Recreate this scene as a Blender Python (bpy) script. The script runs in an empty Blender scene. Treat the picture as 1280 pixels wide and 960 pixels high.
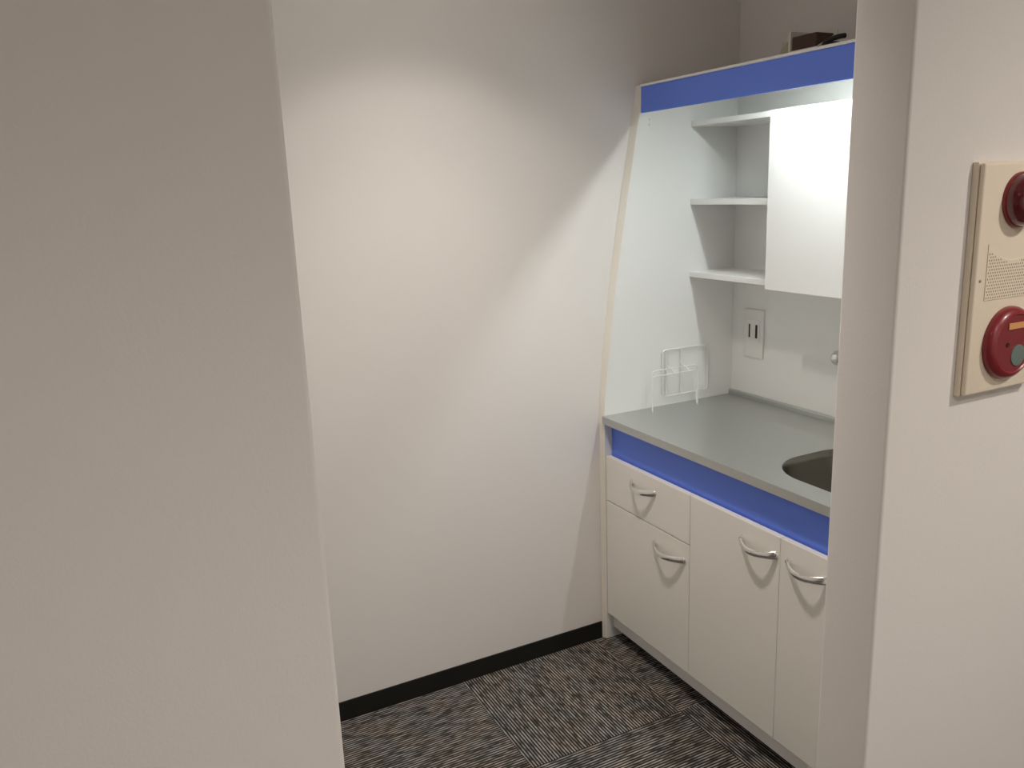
import bpy, bmesh, math, random
from mathutils import Vector, Matrix
random.seed(7)
S = bpy.context.scene
C = S.collection
PI = math.pi

# ------------------------------------------------------------------ camera
f = Vector((-0.86903092, 0.43879571, -0.22856855))
r = Vector((0.45819823, 0.88807049, -0.03721819))
u = Vector((-0.1866538, 0.13707346, 0.97281613))
cd = bpy.data.cameras.new('camera')
cam = bpy.data.objects.new('camera', cd)
C.objects.link(cam)
cam.matrix_world = Matrix(((r.x, u.x, -f.x, 2.20619618), (r.y, u.y, -f.y, -1.43922351),
                           (r.z, u.z, -f.z, 1.52889441), (0, 0, 0, 1)))
cd.sensor_fit = 'HORIZONTAL'
cd.sensor_width = 36.0
cd.lens = 36.0 * 1038.128 / 1280.0
cd.clip_start = 0.02
S.camera = cam

# ------------------------------------------------------------------ light, exposure
CEIL = 2.45
w = bpy.data.worlds.new('world')
S.world = w
w.use_nodes = True
w.node_tree.nodes['Background'].inputs[0].default_value = (0.9, 0.85, 0.8, 1)
w.node_tree.nodes['Background'].inputs[1].default_value = 0.02
S.view_settings.view_transform = 'Standard'
S.view_settings.look = 'None'
S.view_settings.exposure = 0.0
S.view_settings.gamma = 1.0
S.view_settings.use_curve_mapping = False

WARM = (1.0, 0.915, 0.835)
HALL = (1.0, 0.925, 0.85)
ALCOVE_LIGHT = dict(pos=(0.60, -0.62), power=12.0, angle=99, blend=0.25, core=(54.0, 88))
CORRIDOR_LIGHTS = [dict(pos=(2.45, 0.45), power=70.0, angle=165, blend=1.0),
                   dict(pos=(2.90, -0.70), power=58.0, angle=142, blend=1.0),  # added unseen lamp, fills the alcove wall and the doors
                   dict(pos=(2.30, -2.00), power=16.0, angle=118, blend=1.0)]  # added unseen lamp, weak extra fill on left wall and doors
TUBE_STRENGTH = 138.0
TUBE_COL = (0.93, 1.0, 0.99)

# ------------------------------------------------------------------ materials
def mat(name, col, rough=0.5, metal=0.0, spec=0.5, bump=0.0, bscale=200.0, emit=None, estr=0.0, coat=0.0, var=0.0):
    m = bpy.data.materials.new(name)
    m.use_nodes = True
    nt = m.node_tree
    b = nt.nodes['Principled BSDF']
    b.inputs['Base Color'].default_value = (*col, 1)
    b.inputs['Roughness'].default_value = rough
    b.inputs['Metallic'].default_value = metal
    b.inputs['Specular IOR Level'].default_value = spec
    b.inputs['Coat Weight'].default_value = coat
    if emit:
        b.inputs['Emission Color'].default_value = (*emit, 1)
        b.inputs['Emission Strength'].default_value = estr
    tc = nt.nodes.new('ShaderNodeTexCoord')
    if bump:
        n = nt.nodes.new('ShaderNodeTexNoise')
        n.inputs['Scale'].default_value = bscale
        n.inputs['Detail'].default_value = 4
        nt.links.new(tc.outputs['Object'], n.inputs['Vector'])
        bp = nt.nodes.new('ShaderNodeBump')
        bp.inputs['Strength'].default_value = bump
        bp.inputs['Distance'].default_value = 0.002
        nt.links.new(n.outputs['Fac'], bp.inputs['Height'])
        nt.links.new(bp.outputs['Normal'], b.inputs['Normal'])
    if var:
        n2 = nt.nodes.new('ShaderNodeTexNoise')
        n2.inputs['Scale'].default_value = 3.0
        nt.links.new(tc.outputs['Object'], n2.inputs['Vector'])
        mr = nt.nodes.new('ShaderNodeMix')
        mr.data_type = 'RGBA'
        mr.inputs[6].default_value = (*[c * (1 - var) for c in col], 1)
        mr.inputs[7].default_value = (*[min(1, c * (1 + var)) for c in col], 1)
        nt.links.new(n2.outputs['Fac'], mr.inputs[0])
        nt.links.new(mr.outputs[2], b.inputs['Base Color'])
    return m

M_wall = mat('wall_paper', (0.82, 0.79, 0.76), 0.85, spec=0.2, bump=0.12, bscale=260, var=0.012)
M_ceil = mat('ceiling_paint', (0.80, 0.77, 0.74), 0.9, spec=0.1, bump=0.1, bscale=150)
M_white = mat('white_melamine', (0.86, 0.865, 0.85), 0.38, spec=0.4, bump=0.02, bscale=90)
M_door = mat('door_white', (0.87, 0.845, 0.79), 0.35, spec=0.4, bump=0.02, bscale=90)
M_edge = mat('ivory_edge_band', (0.83, 0.785, 0.70), 0.5, spec=0.3, bump=0.02)
M_blue = mat('blue_laminate', (0.14, 0.25, 0.88), 0.42, spec=0.35, bump=0.02, bscale=80, var=0.03)
M_base = mat('black_vinyl', (0.012, 0.0115, 0.010), 0.55, spec=0.3, bump=0.03)
M_kick = mat('kick_shade_dark', (0.02, 0.019, 0.018), 0.7, spec=0.2, bump=0.03)  # near-black colour stands in for the shade of the toe recess
M_chrome = mat('chrome', (0.82, 0.81, 0.79), 0.16, metal=1.0, bump=0.01)
M_wire = mat('white_wire', (0.82, 0.82, 0.80), 0.35, spec=0.5, bump=0.01)
M_plast = mat('white_plastic', (0.84, 0.835, 0.81), 0.4, spec=0.4, bump=0.01)
M_slot = mat('dark_slot', (0.012, 0.012, 0.012), 0.6, bump=0.01)
M_alarm = mat('cream_plastic', (0.84, 0.745, 0.60), 0.42, spec=0.4, bump=0.02)
M_hole = mat('grille_hole', (0.33, 0.27, 0.20), 0.8, bump=0.01)
M_red = mat('red_plastic', (0.24, 0.016, 0.024), 0.32, spec=0.5, coat=0.3, bump=0.01)
M_redface = mat('red_matte_face', (0.21, 0.030, 0.034), 0.5, spec=0.3, bump=0.01)
M_redlens = mat('red_lens', (0.11, 0.006, 0.012), 0.10, spec=0.6, coat=0.8, bump=0.005)
M_redcore = mat('red_lamp_core', (0.62, 0.02, 0.10), 0.25, spec=0.6, bump=0.005)
M_orange = mat('orange_label', (0.70, 0.33, 0.13), 0.5, bump=0.01)
M_lens = mat('grey_green_lens', (0.14, 0.19, 0.165), 0.25, spec=0.6, bump=0.01)
M_carton = mat('pale_carton', (0.80, 0.77, 0.68), 0.8, spec=0.1, bump=0.05)
M_brown = mat('dark_brown_thing', (0.085, 0.045, 0.035), 0.7, bump=0.05)
M_olive = mat('olive_grey', (0.50, 0.48, 0.38), 0.7, bump=0.05)
M_black = mat('black_rubber', (0.018, 0.016, 0.012), 0.6, bump=0.02)
M_lampw = mat('lamp_housing', (0.8, 0.8, 0.78), 0.4, bump=0.01)
M_tube = mat('lit_tube', (0.9, 0.9, 0.9), 0.4, emit=TUBE_COL, estr=TUBE_STRENGTH)
M_dl = mat('lit_lens', (0.9, 0.88, 0.85), 0.4, emit=WARM, estr=44.0)

def steel_mat():
    m = mat('brushed_steel', (0.56, 0.575, 0.555), 0.36, metal=0.9, spec=0.5)
    nt = m.node_tree
    b = nt.nodes['Principled BSDF']
    tc = nt.nodes.new('ShaderNodeTexCoord')
    mp = nt.nodes.new('ShaderNodeMapping')
    mp.inputs['Scale'].default_value = (6, 900, 60)
    n = nt.nodes.new('ShaderNodeTexNoise')
    n.inputs['Scale'].default_value = 1.0
    nt.links.new(tc.outputs['Object'], mp.inputs['Vector'])
    nt.links.new(mp.outputs['Vector'], n.inputs['Vector'])
    bp = nt.nodes.new('ShaderNodeBump')
    bp.inputs['Strength'].default_value = 0.06
    bp.inputs['Distance'].default_value = 0.001
    nt.links.new(n.outputs['Fac'], bp.inputs['Height'])
    nt.links.new(bp.outputs['Normal'], b.inputs['Normal'])
    return m
M_steel = steel_mat()
M_bowl = mat('bowl_steel_reflection_dark', (0.30, 0.285, 0.25), 0.26, metal=1.0, bump=0.02, bscale=40)  # base colour lowered to stand for dark reflections in the bowl

def carpet_mat():
    m = bpy.data.materials.new('carpet_tiles')
    m.use_nodes = True
    nt = m.node_tree
    N, L = nt.nodes, nt.links
    b = N['Principled BSDF']
    b.inputs['Roughness'].default_value = 0.95
    b.inputs['Specular IOR Level'].default_value = 0.1
    def val(op, a, c=None):
        n = N.new('ShaderNodeMath'); n.operation = op
        for i, x in enumerate((a, c)):
            if x is None: continue
            if isinstance(x, (int, float)): n.inputs[i].default_value = x
            else: L.new(x, n.inputs[i])
        return n.outputs[0]
    tc = N.new('ShaderNodeTexCoord')
    sp = N.new('ShaderNodeSeparateXYZ')
    L.new(tc.outputs['Object'], sp.inputs[0])
    X = val('ADD', sp.outputs['X'], 0.03)
    Y = val('ADD', sp.outputs['Y'], 0.545)
    tx = val('FLOOR', val('DIVIDE', X, 0.5))
    ty = val('FLOOR', val('DIVIDE', Y, 0.5))
    par = val('FLOORED_MODULO', val('ADD', tx, ty), 2.0)     # 0: lines run along x, 1: lines run along y
    def mix(fac, a, c):
        n = N.new('ShaderNodeMix'); n.data_type = 'FLOAT'
        L.new(fac, n.inputs[0]); L.new(a, n.inputs[2]); L.new(c, n.inputs[3])
        return n.outputs[0]
    across = mix(par, Y, X)
    along = mix(par, X, Y)
    P = 0.0088
    ln = val('DIVIDE', across, P)
    row = val('FLOOR', ln)
    fr = val('FRACT', ln)
    # irregular dashes: noise stretched along each line, different on every line
    cb = N.new('ShaderNodeCombineXYZ')
    L.new(val('MULTIPLY', along, 26.0), cb.inputs[0])
    L.new(val('MULTIPLY', row, 7.31), cb.inputs[1])
    L.new(val('ADD', val('MULTIPLY', tx, 3.7), val('MULTIPLY', ty, 9.1)), cb.inputs[2])
    ns = N.new('ShaderNodeTexNoise'); ns.inputs['Scale'].default_value = 1.0; ns.inputs['Detail'].default_value = 2.0
    L.new(cb.outputs[0], ns.inputs['Vector'])
    # thin light yarn in the middle of each rib
    tri = val('SUBTRACT', 1.0, val('MULTIPLY', val('ABSOLUTE', val('SUBTRACT', fr, 0.5)), 2.0))
    rib = N.new('ShaderNodeMapRange'); rib.inputs[1].default_value = 0.38; rib.inputs[2].default_value = 0.66
    L.new(tri, rib.inputs[0])
    da = N.new('ShaderNodeMapRange'); da.inputs[1].default_value = 0.33; da.inputs[2].default_value = 0.62
    L.new(ns.outputs['Fac'], da.inputs[0])
    # broad blotches of warmer and cooler yarn
    nb = N.new('ShaderNodeTexNoise'); nb.inputs['Scale'].default_value = 9.0; nb.inputs['Detail'].default_value = 2.0
    L.new(tc.outputs['Object'], nb.inputs['Vector'])
    nf = N.new('ShaderNodeTexNoise'); nf.inputs['Scale'].default_value = 420.0
    L.new(tc.outputs['Object'], nf.inputs['Vector'])
    lit = val('MULTIPLY', rib.outputs[0], val('ADD', 0.18, val('MULTIPLY', da.outputs[0], 0.82)))
    lit = val('MULTIPLY', lit, val('ADD', 0.55, val('MULTIPLY', nf.outputs['Fac'], 0.9)))
    yarn = N.new('ShaderNodeMix'); yarn.data_type = 'RGBA'
    yarn.inputs[6].default_value = (0.355, 0.342, 0.325, 1)
    yarn.inputs[7].default_value = (0.40, 0.35, 0.305, 1)
    bl = N.new('ShaderNodeMapRange'); bl.inputs[1].default_value = 0.42; bl.inputs[2].default_value = 0.58
    L.new(nb.outputs['Fac'], bl.inputs[0]); L.new(bl.outputs[0], yarn.inputs[0])
    cm = N.new('ShaderNodeMix'); cm.data_type = 'RGBA'
    cm.inputs[6].default_value = (0.011, 0.0098, 0.009, 1)
    L.new(lit, cm.inputs[0]); L.new(yarn.outputs[2], cm.inputs[7])
    L.new(cm.outputs[2], b.inputs['Base Color'])
    bp = N.new('ShaderNodeBump'); bp.inputs['Strength'].default_value = 0.6; bp.inputs['Distance'].default_value = 0.002
    L.new(val('ADD', tri, nf.outputs['Fac']), bp.inputs['Height'])
    L.new(bp.outputs['Normal'], b.inputs['Normal'])
    return m
M_carpet = carpet_mat()

# ------------------------------------------------------------------ mesh helpers
def add_box(bm, lo, hi, bev=0.0, seg=2):
    vs = [bm.verts.new((x, y, z)) for x in (lo[0], hi[0]) for y in (lo[1], hi[1]) for z in (lo[2], hi[2])]
    fs = []
    for q in ((0, 1, 3, 2), (4, 6, 7, 5), (0, 4, 5, 1), (2, 3, 7, 6), (0, 2, 6, 4), (1, 5, 7, 3)):
        fs.append(bm.faces.new([vs[i] for i in q]))
    if bev:
        es = list({e for fc in fs for e in fc.edges})
        bmesh.ops.bevel(bm, geom=es, offset=bev, segments=seg, profile=0.5, affect='EDGES')
    return bm

def box_bm(lo, hi, bev=0.0, seg=2):
    return add_box(bmesh.new(), lo, hi, bev, seg)

def add_prism(bm, pts, axis, a, b, bev=0.0):
    """polygon pts (2-D) pushed along axis from a to b; axis 'x': pts are (y,z); 'y': (x,z); 'z': (x,y)"""
    def v(p, t):
        return {'x': (t, p[0], p[1]), 'y': (p[0], t, p[1]), 'z': (p[0], p[1], t)}[axis]
    A = [bm.verts.new(v(p, a)) for p in pts]
    B = [bm.verts.new(v(p, b)) for p in pts]
    n = len(pts)
    fs = [bm.faces.new(A), bm.faces.new(list(reversed(B)))]
    for i in range(n):
        fs.append(bm.faces.new((A[i], B[i], B[(i + 1) % n], A[(i + 1) % n])))
    bmesh.ops.recalc_face_normals(bm, faces=fs)
    if bev:
        es = list({e for fc in fs for e in fc.edges})
        bmesh.ops.bevel(bm, geom=es, offset=bev, segments=2, profile=0.5, affect='EDGES')
    return bm

def add_tube(bm, path, rad, n=10, cap=True):
    """round tube along a list of points; rad is a number or a list"""
    pts = [Vector(p) for p in path]
    rs = rad if isinstance(rad, (list, tuple)) else [rad] * len(pts)
    rings = []
    prev = None
    for i, p in enumerate(pts):
        t = (pts[min(i + 1, len(pts) - 1)] - pts[max(i - 1, 0)]).normalized()
        if prev is None:
            a = Vector((0, 0, 1)) if abs(t.z) < 0.9 else Vector((1, 0, 0))
            nrm = t.cross(a).normalized()
        else:
            nrm = (prev - t * prev.dot(t)).normalized()
        prev = nrm
        bi = t.cross(nrm)
        rings.append([bm.verts.new(p + (nrm * math.cos(2 * PI * k / n) + bi * math.sin(2 * PI * k / n)) * rs[i]) for k in range(n)])
    fs = []
    for A, B in zip(rings, rings[1:]):
        for k in range(n):
            fs.append(bm.faces.new((A[k], A[(k + 1) % n], B[(k + 1) % n], B[k])))
    if cap:
        fs.append(bm.faces.new(list(reversed(rings[0]))))
        fs.append(bm.faces.new(rings[-1]))
    bmesh.ops.recalc_face_normals(bm, faces=fs)
    return bm

def add_lathe(bm, prof, center, axis='x', n=40):
    """prof: list of (radius, height along axis); closed with a cap at both ends if radius > 0"""
    rings = []
    def at(rr, h, k):
        c, s = rr * math.cos(2 * PI * k / n), rr * math.sin(2 * PI * k / n)
        d = {'x': (h, c, s), 'y': (c, h, s), 'z': (c, s, h)}[axis]
        return Vector(center) + Vector(d)
    for rr, h in prof:
        if rr < 1e-6: rings.append([bm.verts.new(at(0, h, 0))])
        else: rings.append([bm.verts.new(at(rr, h, k)) for k in range(n)])
    fs = []
    for A, B in zip(rings, rings[1:]):
        for k in range(n):
            k2 = (k + 1) % n
            if len(A) == 1 and len(B) == 1: continue
            if len(A) == 1: fs.append(bm.faces.new((A[0], B[k], B[k2])))
            elif len(B) == 1: fs.append(bm.faces.new((A[k], A[k2], B[0])))
            else: fs.append(bm.faces.new((A[k], A[k2], B[k2], B[k])))
    for R in (rings[0], rings[-1]):
        if len(R) > 1: fs.append(bm.faces.new(R))
    bmesh.ops.recalc_face_normals(bm, faces=fs)
    return bm

def obj(name, bm, m, parent=None, smooth=False):
    me = bpy.data.meshes.new(name)
    bm.normal_update()
    bm.to_mesh(me)
    bm.free()
    ms = m if isinstance(m, (list, tuple)) else [m]
    for x in ms: me.materials.append(x)
    if smooth:
        for p in me.polygons: p.use_smooth = True
        try: me.set_sharp_from_angle(angle=math.radians(38))
        except Exception: pass
    o = bpy.data.objects.new(name, me)
    C.objects.link(o)
    if parent:
        o.parent = parent
        # meshes are written in world coordinates; take the thing's own place off again
        base = parent
        off = Vector((0, 0, 0))
        while base: off += base.location; base = base.parent
        me.transform(Matrix.Translation(-off))
    return o

def tag(o, label, cat, group=None):
    o['label'] = label
    o['category'] = cat
    if group: o['group'] = group
    return o

def thing(name, label, cat, loc, group=None):
    o = bpy.data.objects.new(name, None)
    C.objects.link(o)
    o.location = loc
    o.empty_display_size = 0.1
    return tag(o, label, cat, group)

def struct(name, bm, m, smooth=False):
    o = obj(name, bm, m, smooth=smooth)
    o['kind'] = 'structure'
    return o

# ------------------------------------------------------------------ the setting
XP, XK, YE, YL, YB, RX, RY0, RY1 = 1.317, 1.205, -0.302, -1.238, 0.548, 3.4, -3.7, 2.6
struct('floor', box_bm((-0.15, RY0 - 0.12, -0.08), (RX + 0.12, RY1 + 0.12, 0.0)), M_carpet)
struct('ceiling', box_bm((-0.15, RY0 - 0.12, CEIL), (RX + 0.12, RY1 + 0.12, CEIL + 0.08)), M_ceil)
struct('wall_back', box_bm((-0.12, YL - 0.12, 0), (0.0, YB + 0.12, CEIL)), M_wall)
struct('wall_far', box_bm((0.0, YB, 0), (XK, YB + 0.12, CEIL)), M_wall)
def vert_bevel(bm, picks, off):
    es = [e for e in bm.edges if all(any(abs(v.co.x - x) < 1e-4 and abs(v.co.y - y) < 1e-4 for x, y in picks) for v in e.verts)
          and abs(e.verts[0].co.z - e.verts[1].co.z) > 0.5]
    bmesh.ops.bevel(bm, geom=es, offset=off, segments=3, profile=0.5, affect='EDGES')
    return bm
bm = bmesh.new()
add_prism(bm, [(0.0, YL), (XP, YL), (XP, RY0), (XK, RY0), (XK, YL - 0.112), (0.0, YL - 0.112)], 'z', 0, CEIL)
struct('wall_left', vert_bevel(bm, [(XP, YL)], 0.006), M_wall, True)
bm = bmesh.new()
add_prism(bm, [(XK, YE), (XP, YE), (XP, RY1), (XK, RY1)], 'z', 0, CEIL)
struct('wall_right', vert_bevel(bm, [(XP, YE), (XK, YE)], 0.006), M_wall, True)
struct('wall_rear', box_bm((RX, RY0, 0), (RX + 0.12, RY1, CEIL)), M_wall)
struct('wall_south', box_bm((XK, RY0 - 0.12, 0), (RX + 0.12, RY0, CEIL)), M_wall)
struct('wall_north', box_bm((XK, RY1, 0), (RX + 0.12, RY1 + 0.12, CEIL)), M_wall)
HB, TB = 0.0615, 0.005
def skirting(name, lo, hi):
    struct(name, box_bm(lo, hi, 0.0015), M_base)
skirting('baseboard_back', (0, YL, 0), (TB, -0.013, HB))
skirting('baseboard_left', (XP, RY0, 0), (XP + TB, YL - 0.006, HB))
skirting('baseboard_alcove', (TB, YL, 0), (XP - 0.006, YL + TB, HB))
skirting('baseboard_right', (XP, YE + 0.006, 0), (XP + TB, RY1, HB))
skirting('baseboard_end', (XK + 0.006, YE - TB, 0), (XP - 0.006, YE, HB))
skirting('baseboard_rear', (RX - TB, RY0, 0), (RX, RY1, HB))

# ------------------------------------------------------------------ mini kitchen: carcass, drawer, doors, fascias
KW = 1.2
kit = thing('kitchenette', 'white compact kitchenette with blue bands, doors and drawer filling the alcove corner', 'kitchenette', (0.6, 0.25, 0))
prof = [(-0.012, 0.0), (-0.012, 0.80), (-0.008, 0.87), (0.001, 0.985), (0.017, 1.11), (0.038, 1.262),
        (0.076, 1.483), (0.107, 1.651), (0.139, 1.822), (0.545, 1.822), (0.545, 0.0)]
def panel(x0, x1, inner):
    bm = bmesh.new()
    add_prism(bm, prof, 'x', x0, x1)
    for v in bm.verts:                       # the front edge is splayed towards the inside
        if abs(v.co.x - inner) < 1e-5 and v.co.y < 0.3: v.co.y += 0.010 if v.co.z < 0.9 else 0.015
    bm.normal_update()
    for fc in bm.faces:
        if fc.normal.y < -0.5: fc.material_index = 1
    return obj('side_panel', bm, [M_white, M_edge], kit)
panel(0.001, 0.018, 0.018)
panel(KW - 0.018, KW - 0.001, KW - 0.018)
obj('back_panel', box_bm((0.018, 0.531, 0.05), (KW - 0.018, 0.545, 1.817)), M_white, kit)
obj('top_panel', box_bm((0.018, 0.141, 1.8165), (KW - 0.018, 0.545, 1.8235), 0.001), M_white, kit)
def fascia(name, lo, hi, label):
    bm = box_bm(lo, hi, 0.001)
    bm.normal_update()
    for fc in bm.faces: fc.material_index = 0 if fc.normal.y < 0.3 else 1      # laminate on the front, white board behind
    o = obj(name, bm, [M_blue, M_white], kit)
    o['label'] = label
fascia('upper_fascia', (0.0185, 0.144, 1.7405), (KW - 0.0185, 0.154, 1.8162), 'blue band along the top front')
fascia('lower_fascia', (0.0185, 0.025, 0.640), (KW - 0.0185, 0.039, 0.7745), 'blue band under the worktop')
obj('floor_panel', box_bm((0.018, 0.045, 0.083), (KW - 0.018, 0.531, 0.099)), M_white, kit)
obj('bottom_rail', box_bm((0.0185, 0.026, 0.037), (KW - 0.0185, 0.044, 0.097), 0.001), M_white, kit)
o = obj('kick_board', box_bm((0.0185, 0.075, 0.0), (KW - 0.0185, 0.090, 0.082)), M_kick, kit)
o['label'] = 'recessed kick board coloured dark for the shade under the rail'
for z in (1.722, 1.706):
    bm = bmesh.new()
    add_lathe(bm, [(0.0042, 0.0), (0.0042, 0.0018), (0.003, 0.0028), (0, 0.0028)], (0.018, 0.177, z), 'x', 16)
    obj('screw_cap', bm, M_plast, kit, True)

def handle(parent, x0, x1, z):
    bm = bmesh.new()
    path, rad = [], []
    n = 22
    for i in range(n + 1):
        t = i / n
        s = math.sin(PI * t)
        path.append((x0 + (x1 - x0) * t, -0.0300 * s ** 0.75, z - 0.006 * s))
        rad.append(0.0042 + 0.0018 * (1 - s) ** 2)
    add_tube(bm, path, rad, 12)
    bm.verts.ensure_lookup_table()
    for i, v in enumerate(bm.verts):         # flattened strap section, taller than it is thick
        v.co.z += (v.co.z - path[i // 12][2]) * 1.0
    for x in (x0, x1):
        add_lathe(bm, [(0.0085, 0.0), (0.008, -0.003), (0.006, -0.005), (0, -0.005)], (x, 0.0, z), 'y', 18)
    o = obj('handle', bm, M_chrome, parent, True)
    o['label'] = 'chrome bow handle'
def front(name, x0, x1, z0, z1, hx0, hx1, hz):
    d = obj(name, box_bm((x0, 0.0, z0), (x1, 0.018, z1), 0.0015, 2), M_door, kit, False)
    handle(d, hx0, hx1, hz)
    return d
ZD = 0.6645
front('drawer', 0.0205, 0.4490, 0.5115, ZD, 0.166, 0.284, 0.617)
front('door', 0.0205, 0.4490, 0.098, 0.5085, 0.284, 0.426, 0.456)
front('door', 0.4507, 0.7966, 0.098, ZD, 0.660, 0.784, 0.612)
front('door', 0.7976, KW - 0.0205, 0.098, ZD, 0.824, 0.946, 0.612)

# ------------------------------------------------------------------ worktop with sunk bowl
wt = thing('worktop', 'grey stainless steel worktop with rounded sink bowl', 'worktop', (0.6, 0.25, 0.775))
X0, X1, Y0, Y1, ZT, ZL = 0.0185, KW - 0.0185, -0.012, 0.530, 0.80, 0.7755
def rrect(x0, x1, y0, y1, rd, n=12):
    out = []
    for cx, cy, a0 in ((x1 - rd, y1 - rd, 0), (x0 + rd, y1 - rd, 90), (x0 + rd, y0 + rd, 180), (x1 - rd, y0 + rd, 270)):
        for k in range(n + 1):
            a = math.radians(a0 + 90 * k / n)
            out.append((cx + rd * math.cos(a), cy + rd * math.sin(a)))
    return out
hole = rrect(0.652, 1.12, 0.062, 0.415, 0.135)
bm = bmesh.new()
n = len(hole)
inner = [bm.verts.new((x, y, ZT)) for x, y in hole]
corners = {0: (X1, Y1), 1: (X0, Y1), 2: (X0, Y0), 3: (X1, Y0)}
outer = {k: bm.verts.new((*corners[k], ZT)) for k in corners}
for q in range(4):
    base = q * 13
    for k in range(12):
        bm.faces.new((inner[base + k], inner[base + k + 1], outer[q]))
    nx = (base + 13) % n
    bm.faces.new((inner[base + 12], inner[nx], outer[(q + 1) % 4], outer[q]))
low = {k: bm.verts.new((*corners[k], ZL)) for k in corners}
for q in range(4):
    bm.faces.new((outer[q], outer[(q + 1) % 4], low[(q + 1) % 4], low[q]))
bmesh.ops.recalc_face_normals(bm, faces=bm.faces[:])
if sum(fc.normal.z for fc in bm.faces) < 0: bmesh.ops.reverse_faces(bm, faces=bm.faces[:])
obj('top_sheet', bm, M_steel, wt)
bm = bmesh.new()
rings = []
for ins, z, rd in ((0.0, ZT - 0.0002, 0.135), (0.003, ZT - 0.004, 0.132), (0.008, ZT - 0.02, 0.127), (0.020, 0.665, 0.118), (0.030, 0.648, 0.11), (0.050, 0.640, 0.095), (0.12, 0.637, 0.05)):
    rings.append([bm.verts.new((x, y, z)) for x, y in rrect(0.652 + ins, 1.12 - ins, 0.062 + ins, 0.415 - ins, rd)])
for A, B in zip(rings, rings[1:]):
    for k in range(n): bm.faces.new((A[k], A[(k + 1) % n], B[(k + 1) % n], B[k]))
bm.faces.new(rings[-1])
bmesh.ops.recalc_face_normals(bm, faces=bm.faces[:])
bowl = obj('sink_bowl', bm, M_bowl, wt, True)
bm = bmesh.new()
add_lathe(bm, [(0.045, 0.0), (0.045, 0.004), (0.036, 0.005), (0.034, 0.002), (0, 0.002)], (0.886, 0.24, 0.6375), 'z', 32)
obj('drain', bm, M_chrome, bowl, True)
bm = bmesh.new()
add_prism(bm, [(0.519, 0.8003), (0.519, 0.813), (0.522, 0.8165), (0.5305, 0.8165), (0.5305, 0.8003)], 'x', X0, X1)
obj('upstand', bm, M_steel, wt)

# ------------------------------------------------------------------ open shelves and wall cabinet
cab = thing('wall_cabinet', 'white wall cupboard with open shelves hanging above the worktop', 'cabinet', (0.6, 0.43, 1.216))
XC = 0.386
for z0, z1 in ((1.2235, 1.241), (1.457, 1.475), (1.700, 1.716)):
    obj('shelf', box_bm((0.0185, 0.339, z0), (XC + (0.0 if z1 < 1.7 else 0.795), 0.5305, z1), 0.0012), M_white, cab)
obj('side_board', box_bm((XC, 0.334, 1.2165), (XC + 0.016, 0.5305, 1.6995), 0.001), M_white, cab)
obj('side_board', box_bm((1.1645, 0.334, 1.2165), (1.1812, 0.5305, 1.6995), 0.001), M_white, cab)
obj('bottom_board', box_bm((XC + 0.0165, 0.336, 1.2165), (1.164, 0.5305, 1.233), 0.001), M_white, cab)
for a, b in ((XC, 0.7825), (0.7845, 1.1812)):
    obj('door', box_bm((a, 0.316, 1.2155), (b, 0.333, 1.7155), 0.0015), M_white, cab)

# ------------------------------------------------------------------ strip lamp behind the upper blue band
lp = thing('strip_light', 'white tube lamp tucked behind the upper blue band', 'light', (0.74, 0.24, 1.8163))
bm = box_bm((0.42, 0.222, 1.800), (1.06, 0.275, 1.8163), 0.003)
for x in (0.43, 1.03): add_box(bm, (x, 0.198, 1.796), (x + 0.02, 0.2225, 1.8160), 0.002)
obj('housing', bm, M_lampw, lp)
bm = bmesh.new()
add_tube(bm, [(0.4505, 0.210, 1.8065), (1.0295, 0.210, 1.8065)], 0.008, 16)
o = obj('tube', bm, M_tube, lp, True)
o['label'] = 'glowing cool white tube'

# ------------------------------------------------------------------ socket on the splashback
sk = thing('wall_socket', 'white double power socket plate on splashback under shelves', 'socket', (0.126, 0.531, 1.02))
bm = bmesh.new()
add_box(bm, (0.080, 0.524, 0.945), (0.170, 0.531, 1.108), 0.003)
obj('plate', bm, M_plast, sk, True)
obj('socket_insert', box_bm((0.094, 0.5215, 1.000), (0.156, 0.5238, 1.075), 0.001), M_plast, sk)
for x0, x1 in ((0.107, 0.113), (0.138, 0.147)):
    o = obj('slot', box_bm((x0, 0.5203, 1.013), (x1, 0.5214, 1.058)), M_slot, sk)
    o['label'] = 'dark slot'

# ------------------------------------------------------------------ wall tap
tap = thing('wall_tap', 'chrome wall tap on splashback above the sink', 'tap', (0.66, 0.53, 1.015))
bm = bmesh.new()
add_tube(bm, [(0.548, 0.475, 1.015), (0.772, 0.475, 1.015)], 0.016, 20)
obj('body', bm, M_chrome, tap, True)
for x in (0.58, 0.74):
    bm = bmesh.new()
    add_lathe(bm, [(0.026, 0.0), (0.026, -0.006), (0.012, -0.012), (0.012, -0.05)], (x, 0.5305, 1.015), 'y', 24)
    obj('wall_flange', bm, M_chrome, tap, True)
for x, s in ((0.548, -1), (0.772, 1)):
    bm = bmesh.new()
    add_lathe(bm, [(0.013, 0), (0.013, s * 0.008), (0.021, s * 0.012), (0.022, s * 0.028), (0.018, s * 0.034), (0, s * 0.036)], (x, 0.475, 1.015), 'x', 10)
    obj('knob', bm, M_chrome, tap, True)
bm = bmesh.new()
path = [(0.66, 0.475, 1.0)]
for k in range(11):
    a = PI * k / 10
    path.append((0.72 - 0.06 * math.cos(a), 0.47 - 0.09 * (1 - math.cos(a)), 0.985 - 0.045 * math.sin(a) + 0.03 * k / 10))
path += [(0.80, 0.28, 1.02), (0.82, 0.25, 1.015), (0.826, 0.24, 0.995)]
add_tube(bm, path, 0.008, 14)
obj('spout', bm, M_chrome, tap, True)

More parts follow.
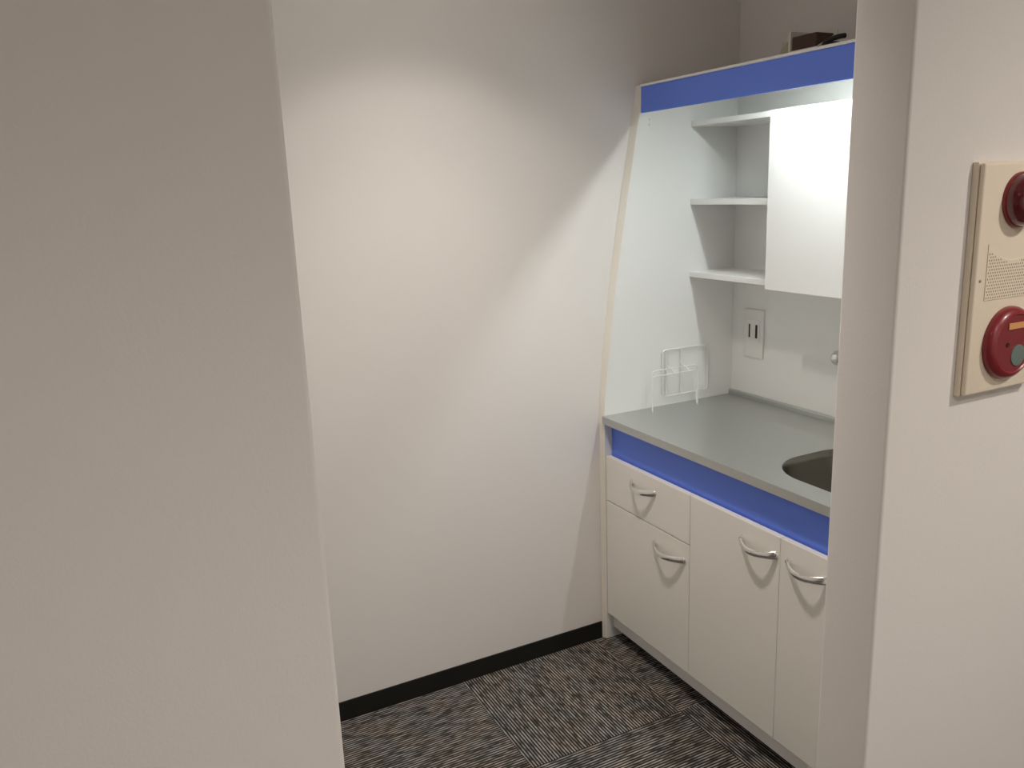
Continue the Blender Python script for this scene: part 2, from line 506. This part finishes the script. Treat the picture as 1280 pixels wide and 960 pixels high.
# ------------------------------------------------------------------ wire rack
rk = thing('wire_rack', 'white wire rack standing on the worktop against the left panel', 'rack', (0.045, 0.29, 0.80))
R = 0.0022
def hoop(x, y0, y1, z0, z1, closed):
    bm = bmesh.new()
    c = 0.012
    def arc(cy, cz, a0, a1):
        return [(x, cy + c * math.cos(math.radians(a0 + (a1 - a0) * k / 5)), cz + c * math.sin(math.radians(a0 + (a1 - a0) * k / 5))) for k in range(6)]
    if not closed:
        add_tube(bm, [(x, y0, z0)] + arc(y0 + c, z1 - c, 180, 90) + arc(y1 - c, z1 - c, 90, 0) + [(x, y1, z0)], R, 8)
    else:
        p = arc(y0 + c, z1 - c, 180, 90) + arc(y1 - c, z1 - c, 90, 0) + arc(y1 - c, z0 + c, 0, -90) + arc(y0 + c, z0 + c, -90, -180)
        add_tube(bm, p + [p[0]], R, 8, False)
    return bm
obj('front_hoop', hoop(0.072, 0.150, 0.335, 0.8005, 0.919, False), M_wire, rk, True)
obj('middle_hoop', hoop(0.050, 0.165, 0.350, 0.8005, 0.931, False), M_wire, rk, True)
obj('rear_hoop', hoop(0.026, 0.225, 0.415, 0.832, 0.990, True), M_wire, rk, True)
for y, za, zb in ((0.24, 0.919, 0.931), (0.30, 0.919, 0.931)):
    bm = bmesh.new()
    add_tube(bm, [(0.072, y, za), (0.050, y, zb), (0.026, y, zb + 0.004)], R * 0.9, 8)
    add_tube(bm, [(0.026, y, 0.832), (0.026, y, 0.99)], R * 0.9, 8)
    obj('cross_wire', bm, M_wire, rk, True)
bm = bmesh.new()
add_tube(bm, [(0.072, 0.335, 0.845), (0.050, 0.350, 0.845), (0.026, 0.40, 0.832)], R * 0.9, 8)
obj('cross_wire', bm, M_wire, rk, True)

# ------------------------------------------------------------------ odds and ends left on top of the unit
ZU = 1.8237
bxo = thing('open_carton', 'small open pale carton with dark inside lying on top of kitchenette', 'box', (0.48, 0.35, ZU))
bm = bmesh.new()
add_box(bm, (0.440, 0.325, ZU), (0.536, 0.328, ZU + 0.070))
add_box(bm, (0.436, 0.325, ZU), (0.444, 0.40, ZU + 0.086))
add_box(bm, (0.444, 0.397, ZU), (0.536, 0.40, ZU + 0.084))
add_box(bm, (0.530, 0.328, ZU), (0.536, 0.397, ZU + 0.070))
add_box(bm, (0.444, 0.328, ZU), (0.530, 0.397, ZU + 0.003))
for v in bm.verts:
    if v.co.y < 0.33 and v.co.z > ZU + 0.05 and min(abs(v.co.x - 0.436), abs(v.co.x - 0.444)) > 0.001: v.co.z = ZU + 0.036
obj('carton_body', bm, M_carton, bxo)
obj('packing', box_bm((0.4445, 0.3285, ZU + 0.0035), (0.529, 0.394, ZU + 0.072), 0.004), M_brown, bxo)
bm = bmesh.new()
add_lathe(bm, [(0.019, 0), (0.020, 0.012), (0.017, 0.05), (0.012, 0.056), (0.012, 0.066), (0, 0.067)], (0.405, 0.352, ZU), 'z', 24)
tag(obj('jar', bm, M_olive, None, True), 'small olive grey jar standing on top of kitchenette left of open carton', 'jar')
bm = bmesh.new()
pth = []
for k in range(61):
    a = 2 * PI * k / 20
    pth.append((0.578 + 0.030 * math.cos(a), 0.345 + 0.022 * math.sin(a), ZU + 0.008 + 0.034 * k / 60 + 0.008 * math.sin(a * 0.7 + 1)))
add_tube(bm, pth, 0.0065, 10)
for v in bm.verts: v.co.z = max(v.co.z, ZU)
tag(obj('cable_coil', bm, M_black, None, True), 'coil of black cable on top of kitchenette right of open carton', 'cable')

# ------------------------------------------------------------------ fire alarm panel
AY, AX = -0.046, XP
al = thing('fire_alarm_panel', 'cream wall panel with red lamp and red call button', 'alarm', (AX, AY, 1.155))
bm = bmesh.new()
add_box(bm, (AX, AY - 0.098, 1.155), (AX + 0.011, AY + 0.098, 1.543), 0.002)
obj('back_box', bm, M_alarm, al)
bm = bmesh.new()
add_box(bm, (AX + 0.0112, AY - 0.096, 1.157), (AX + 0.021, AY + 0.096, 1.541), 0.004, 3)
obj('cover', bm, M_alarm, al, True)
FX = AX + 0.0211
bm = bmesh.new()                                  # raised lens-shaped field between lamp and button
def arcpts(cz, rad, a0, a1, n=14):
    return [(AY + rad * math.cos(math.radians(a0 + (a1 - a0) * k / n)), cz + rad * math.sin(math.radians(a0 + (a1 - a0) * k / n))) for k in range(n + 1)]
pts = [(AY - 0.070, 1.318), (AY + 0.070, 1.318)] + arcpts(1.48, 0.098, -44, -136)
add_prism(bm, pts, 'x', FX, FX + 0.0012, 0.0005)
gr = obj('speaker_grille', bm, M_alarm, al)
bm = bmesh.new()
k = 0
z = 1.322
while z < 1.412:
    y = AY - 0.066 + (0.003 if k % 2 else 0)
    while y < AY + 0.067:
        if (y - AY) ** 2 + (z - 1.48) ** 2 > 0.102 ** 2 and (y - AY) ** 2 + (z - 1.24) ** 2 > 0.082 ** 2:
            c = Vector((FX + 0.00132, y, z))
            vs = [bm.verts.new(c + Vector((0, 0.0017 * math.cos(PI * q / 3), 0.0017 * math.sin(PI * q / 3)))) for q in range(6)]
            bm.faces.new(vs)
        y += 0.006
    z += 0.0052; k += 1
o = obj('perforation', bm, M_hole, gr)
bm = bmesh.new()
add_lathe(bm, [(0.0025, 0), (0.0025, 0.001), (0.001, 0.0016), (0, 0.0016)], (FX, AY - 0.084, 1.352), 'x', 12)
obj('cover_screw', bm, M_hole, al, True)
# lamp
bm = bmesh.new()
add_lathe(bm, [(0.0455, 0), (0.0460, 0.003), (0.0445, 0.006), (0.0435, 0.006)], (FX, AY, 1.480), 'x', 48)
lr = obj('lamp_ring', bm, M_red, al, True)
lr['label'] = 'red ring around the lamp dome'
bm = bmesh.new()
add_lathe(bm, [(0.0434, 0.005), (0.0425, 0.014), (0.039, 0.024), (0.031, 0.032), (0.018, 0.037), (0.006, 0.0385), (0, 0.0385)], (FX, AY, 1.480), 'x', 48)
o = obj('lamp_dome', bm, M_redlens, al, True)
o['label'] = 'dark red glossy lamp dome'
bm = bmesh.new()
add_lathe(bm, [(0.0085, 0.0372), (0.008, 0.0392), (0.005, 0.0405), (0, 0.041)], (FX, AY + 0.004, 1.480), 'x', 24)
obj('lamp_tip', bm, M_redcore, o, True)
# call button
BZ = 1.240
bm = bmesh.new()
add_lathe(bm, [(0.063, 0), (0.0635, 0.005), (0.061, 0.012), (0.055, 0.0175), (0.051, 0.0185), (0.049, 0.0165)], (FX, AY, BZ), 'x', 56)
br = obj('button_ring', bm, M_red, al, True)
br['label'] = 'glossy red ring of the call button'
bm = bmesh.new()
add_lathe(bm, [(0.0495, 0.010), (0.0495, 0.0166), (0, 0.0172)], (FX, AY, BZ), 'x', 48)
bf = obj('button_face', bm, M_redface, al, True)
bf['label'] = 'matte dark red face of the call button'
FB = FX + 0.0172
o = obj('title_plate', box_bm((FB, AY - 0.022, BZ + 0.026), (FB + 0.0015, AY + 0.026, BZ + 0.037), 0.0005), M_orange, bf)
o['label'] = 'small orange plate'
bm = bmesh.new()
add_lathe(bm, [(0.019, -0.0004), (0.0185, 0.0012), (0.016, 0.0016), (0, 0.0012)], (FB, AY + 0.010, BZ - 0.021), 'x', 32)
o = obj('push_lens', bm, M_lens, bf, True)
o['label'] = 'grey green push lens'
bm = bmesh.new()
add_lathe(bm, [(0.004, -0.0003), (0.004, 0.0006), (0, 0.0004)], (FB, AY - 0.020, BZ), 'x', 16)
obj('jack_hole', bm, M_slot, bf, True)
o = obj('pale_plate', box_bm((FB, AY + 0.030, BZ + 0.006), (FB + 0.0012, AY + 0.043, BZ + 0.020), 0.0004), M_plast, bf)  # small raised pale box at the side of the button face
o['label'] = 'tiny white plate'

# ------------------------------------------------------------------ ceiling downlights, some of the corridor ones added as fill
def downlight(x, y, power, angle, blend, label, col=HALL, core=None):
    t = thing('ceiling_downlight', label, 'light', (x, y, CEIL))
    bm = bmesh.new()
    add_lathe(bm, [(0.075, 0.0), (0.075, -0.004), (0.064, -0.006), (0.060, -0.001)], (x, y, CEIL), 'z', 40)
    obj('trim_ring', bm, M_lampw, t, True)
    bm = bmesh.new()
    add_lathe(bm, [(0.0595, -0.001), (0.0595, -0.002), (0, -0.002)], (x, y, CEIL), 'z', 32)
    obj('lens', bm, M_dl, t, True)
    for pw, an, bl in [(power, angle, blend)] + ([(core[0], core[1], 1.0)] if core else []):
        ld = bpy.data.lights.new('downlight_beam', 'SPOT')
        ld.energy = pw
        ld.color = col
        ld.spot_size = math.radians(an)
        ld.spot_blend = bl
        ld.shadow_soft_size = 0.05
        lo = bpy.data.objects.new('downlight_beam', ld)
        C.objects.link(lo)
        lo.parent = t
        lo.location = (0, 0, -0.045)
downlight(*ALCOVE_LIGHT['pos'], ALCOVE_LIGHT['power'], ALCOVE_LIGHT['angle'], ALCOVE_LIGHT['blend'], 'round ceiling downlight inside the kitchenette alcove', WARM, ALCOVE_LIGHT['core'])
for d, l in zip(CORRIDOR_LIGHTS, ('round ceiling downlight in the corridor facing the alarm panel', 'added fill downlight in the corridor opposite the alcove opening',
                   'added fill downlight in the corridor facing the plain left wall')):
    downlight(*d['pos'], d['power'], d['angle'], d['blend'], l)
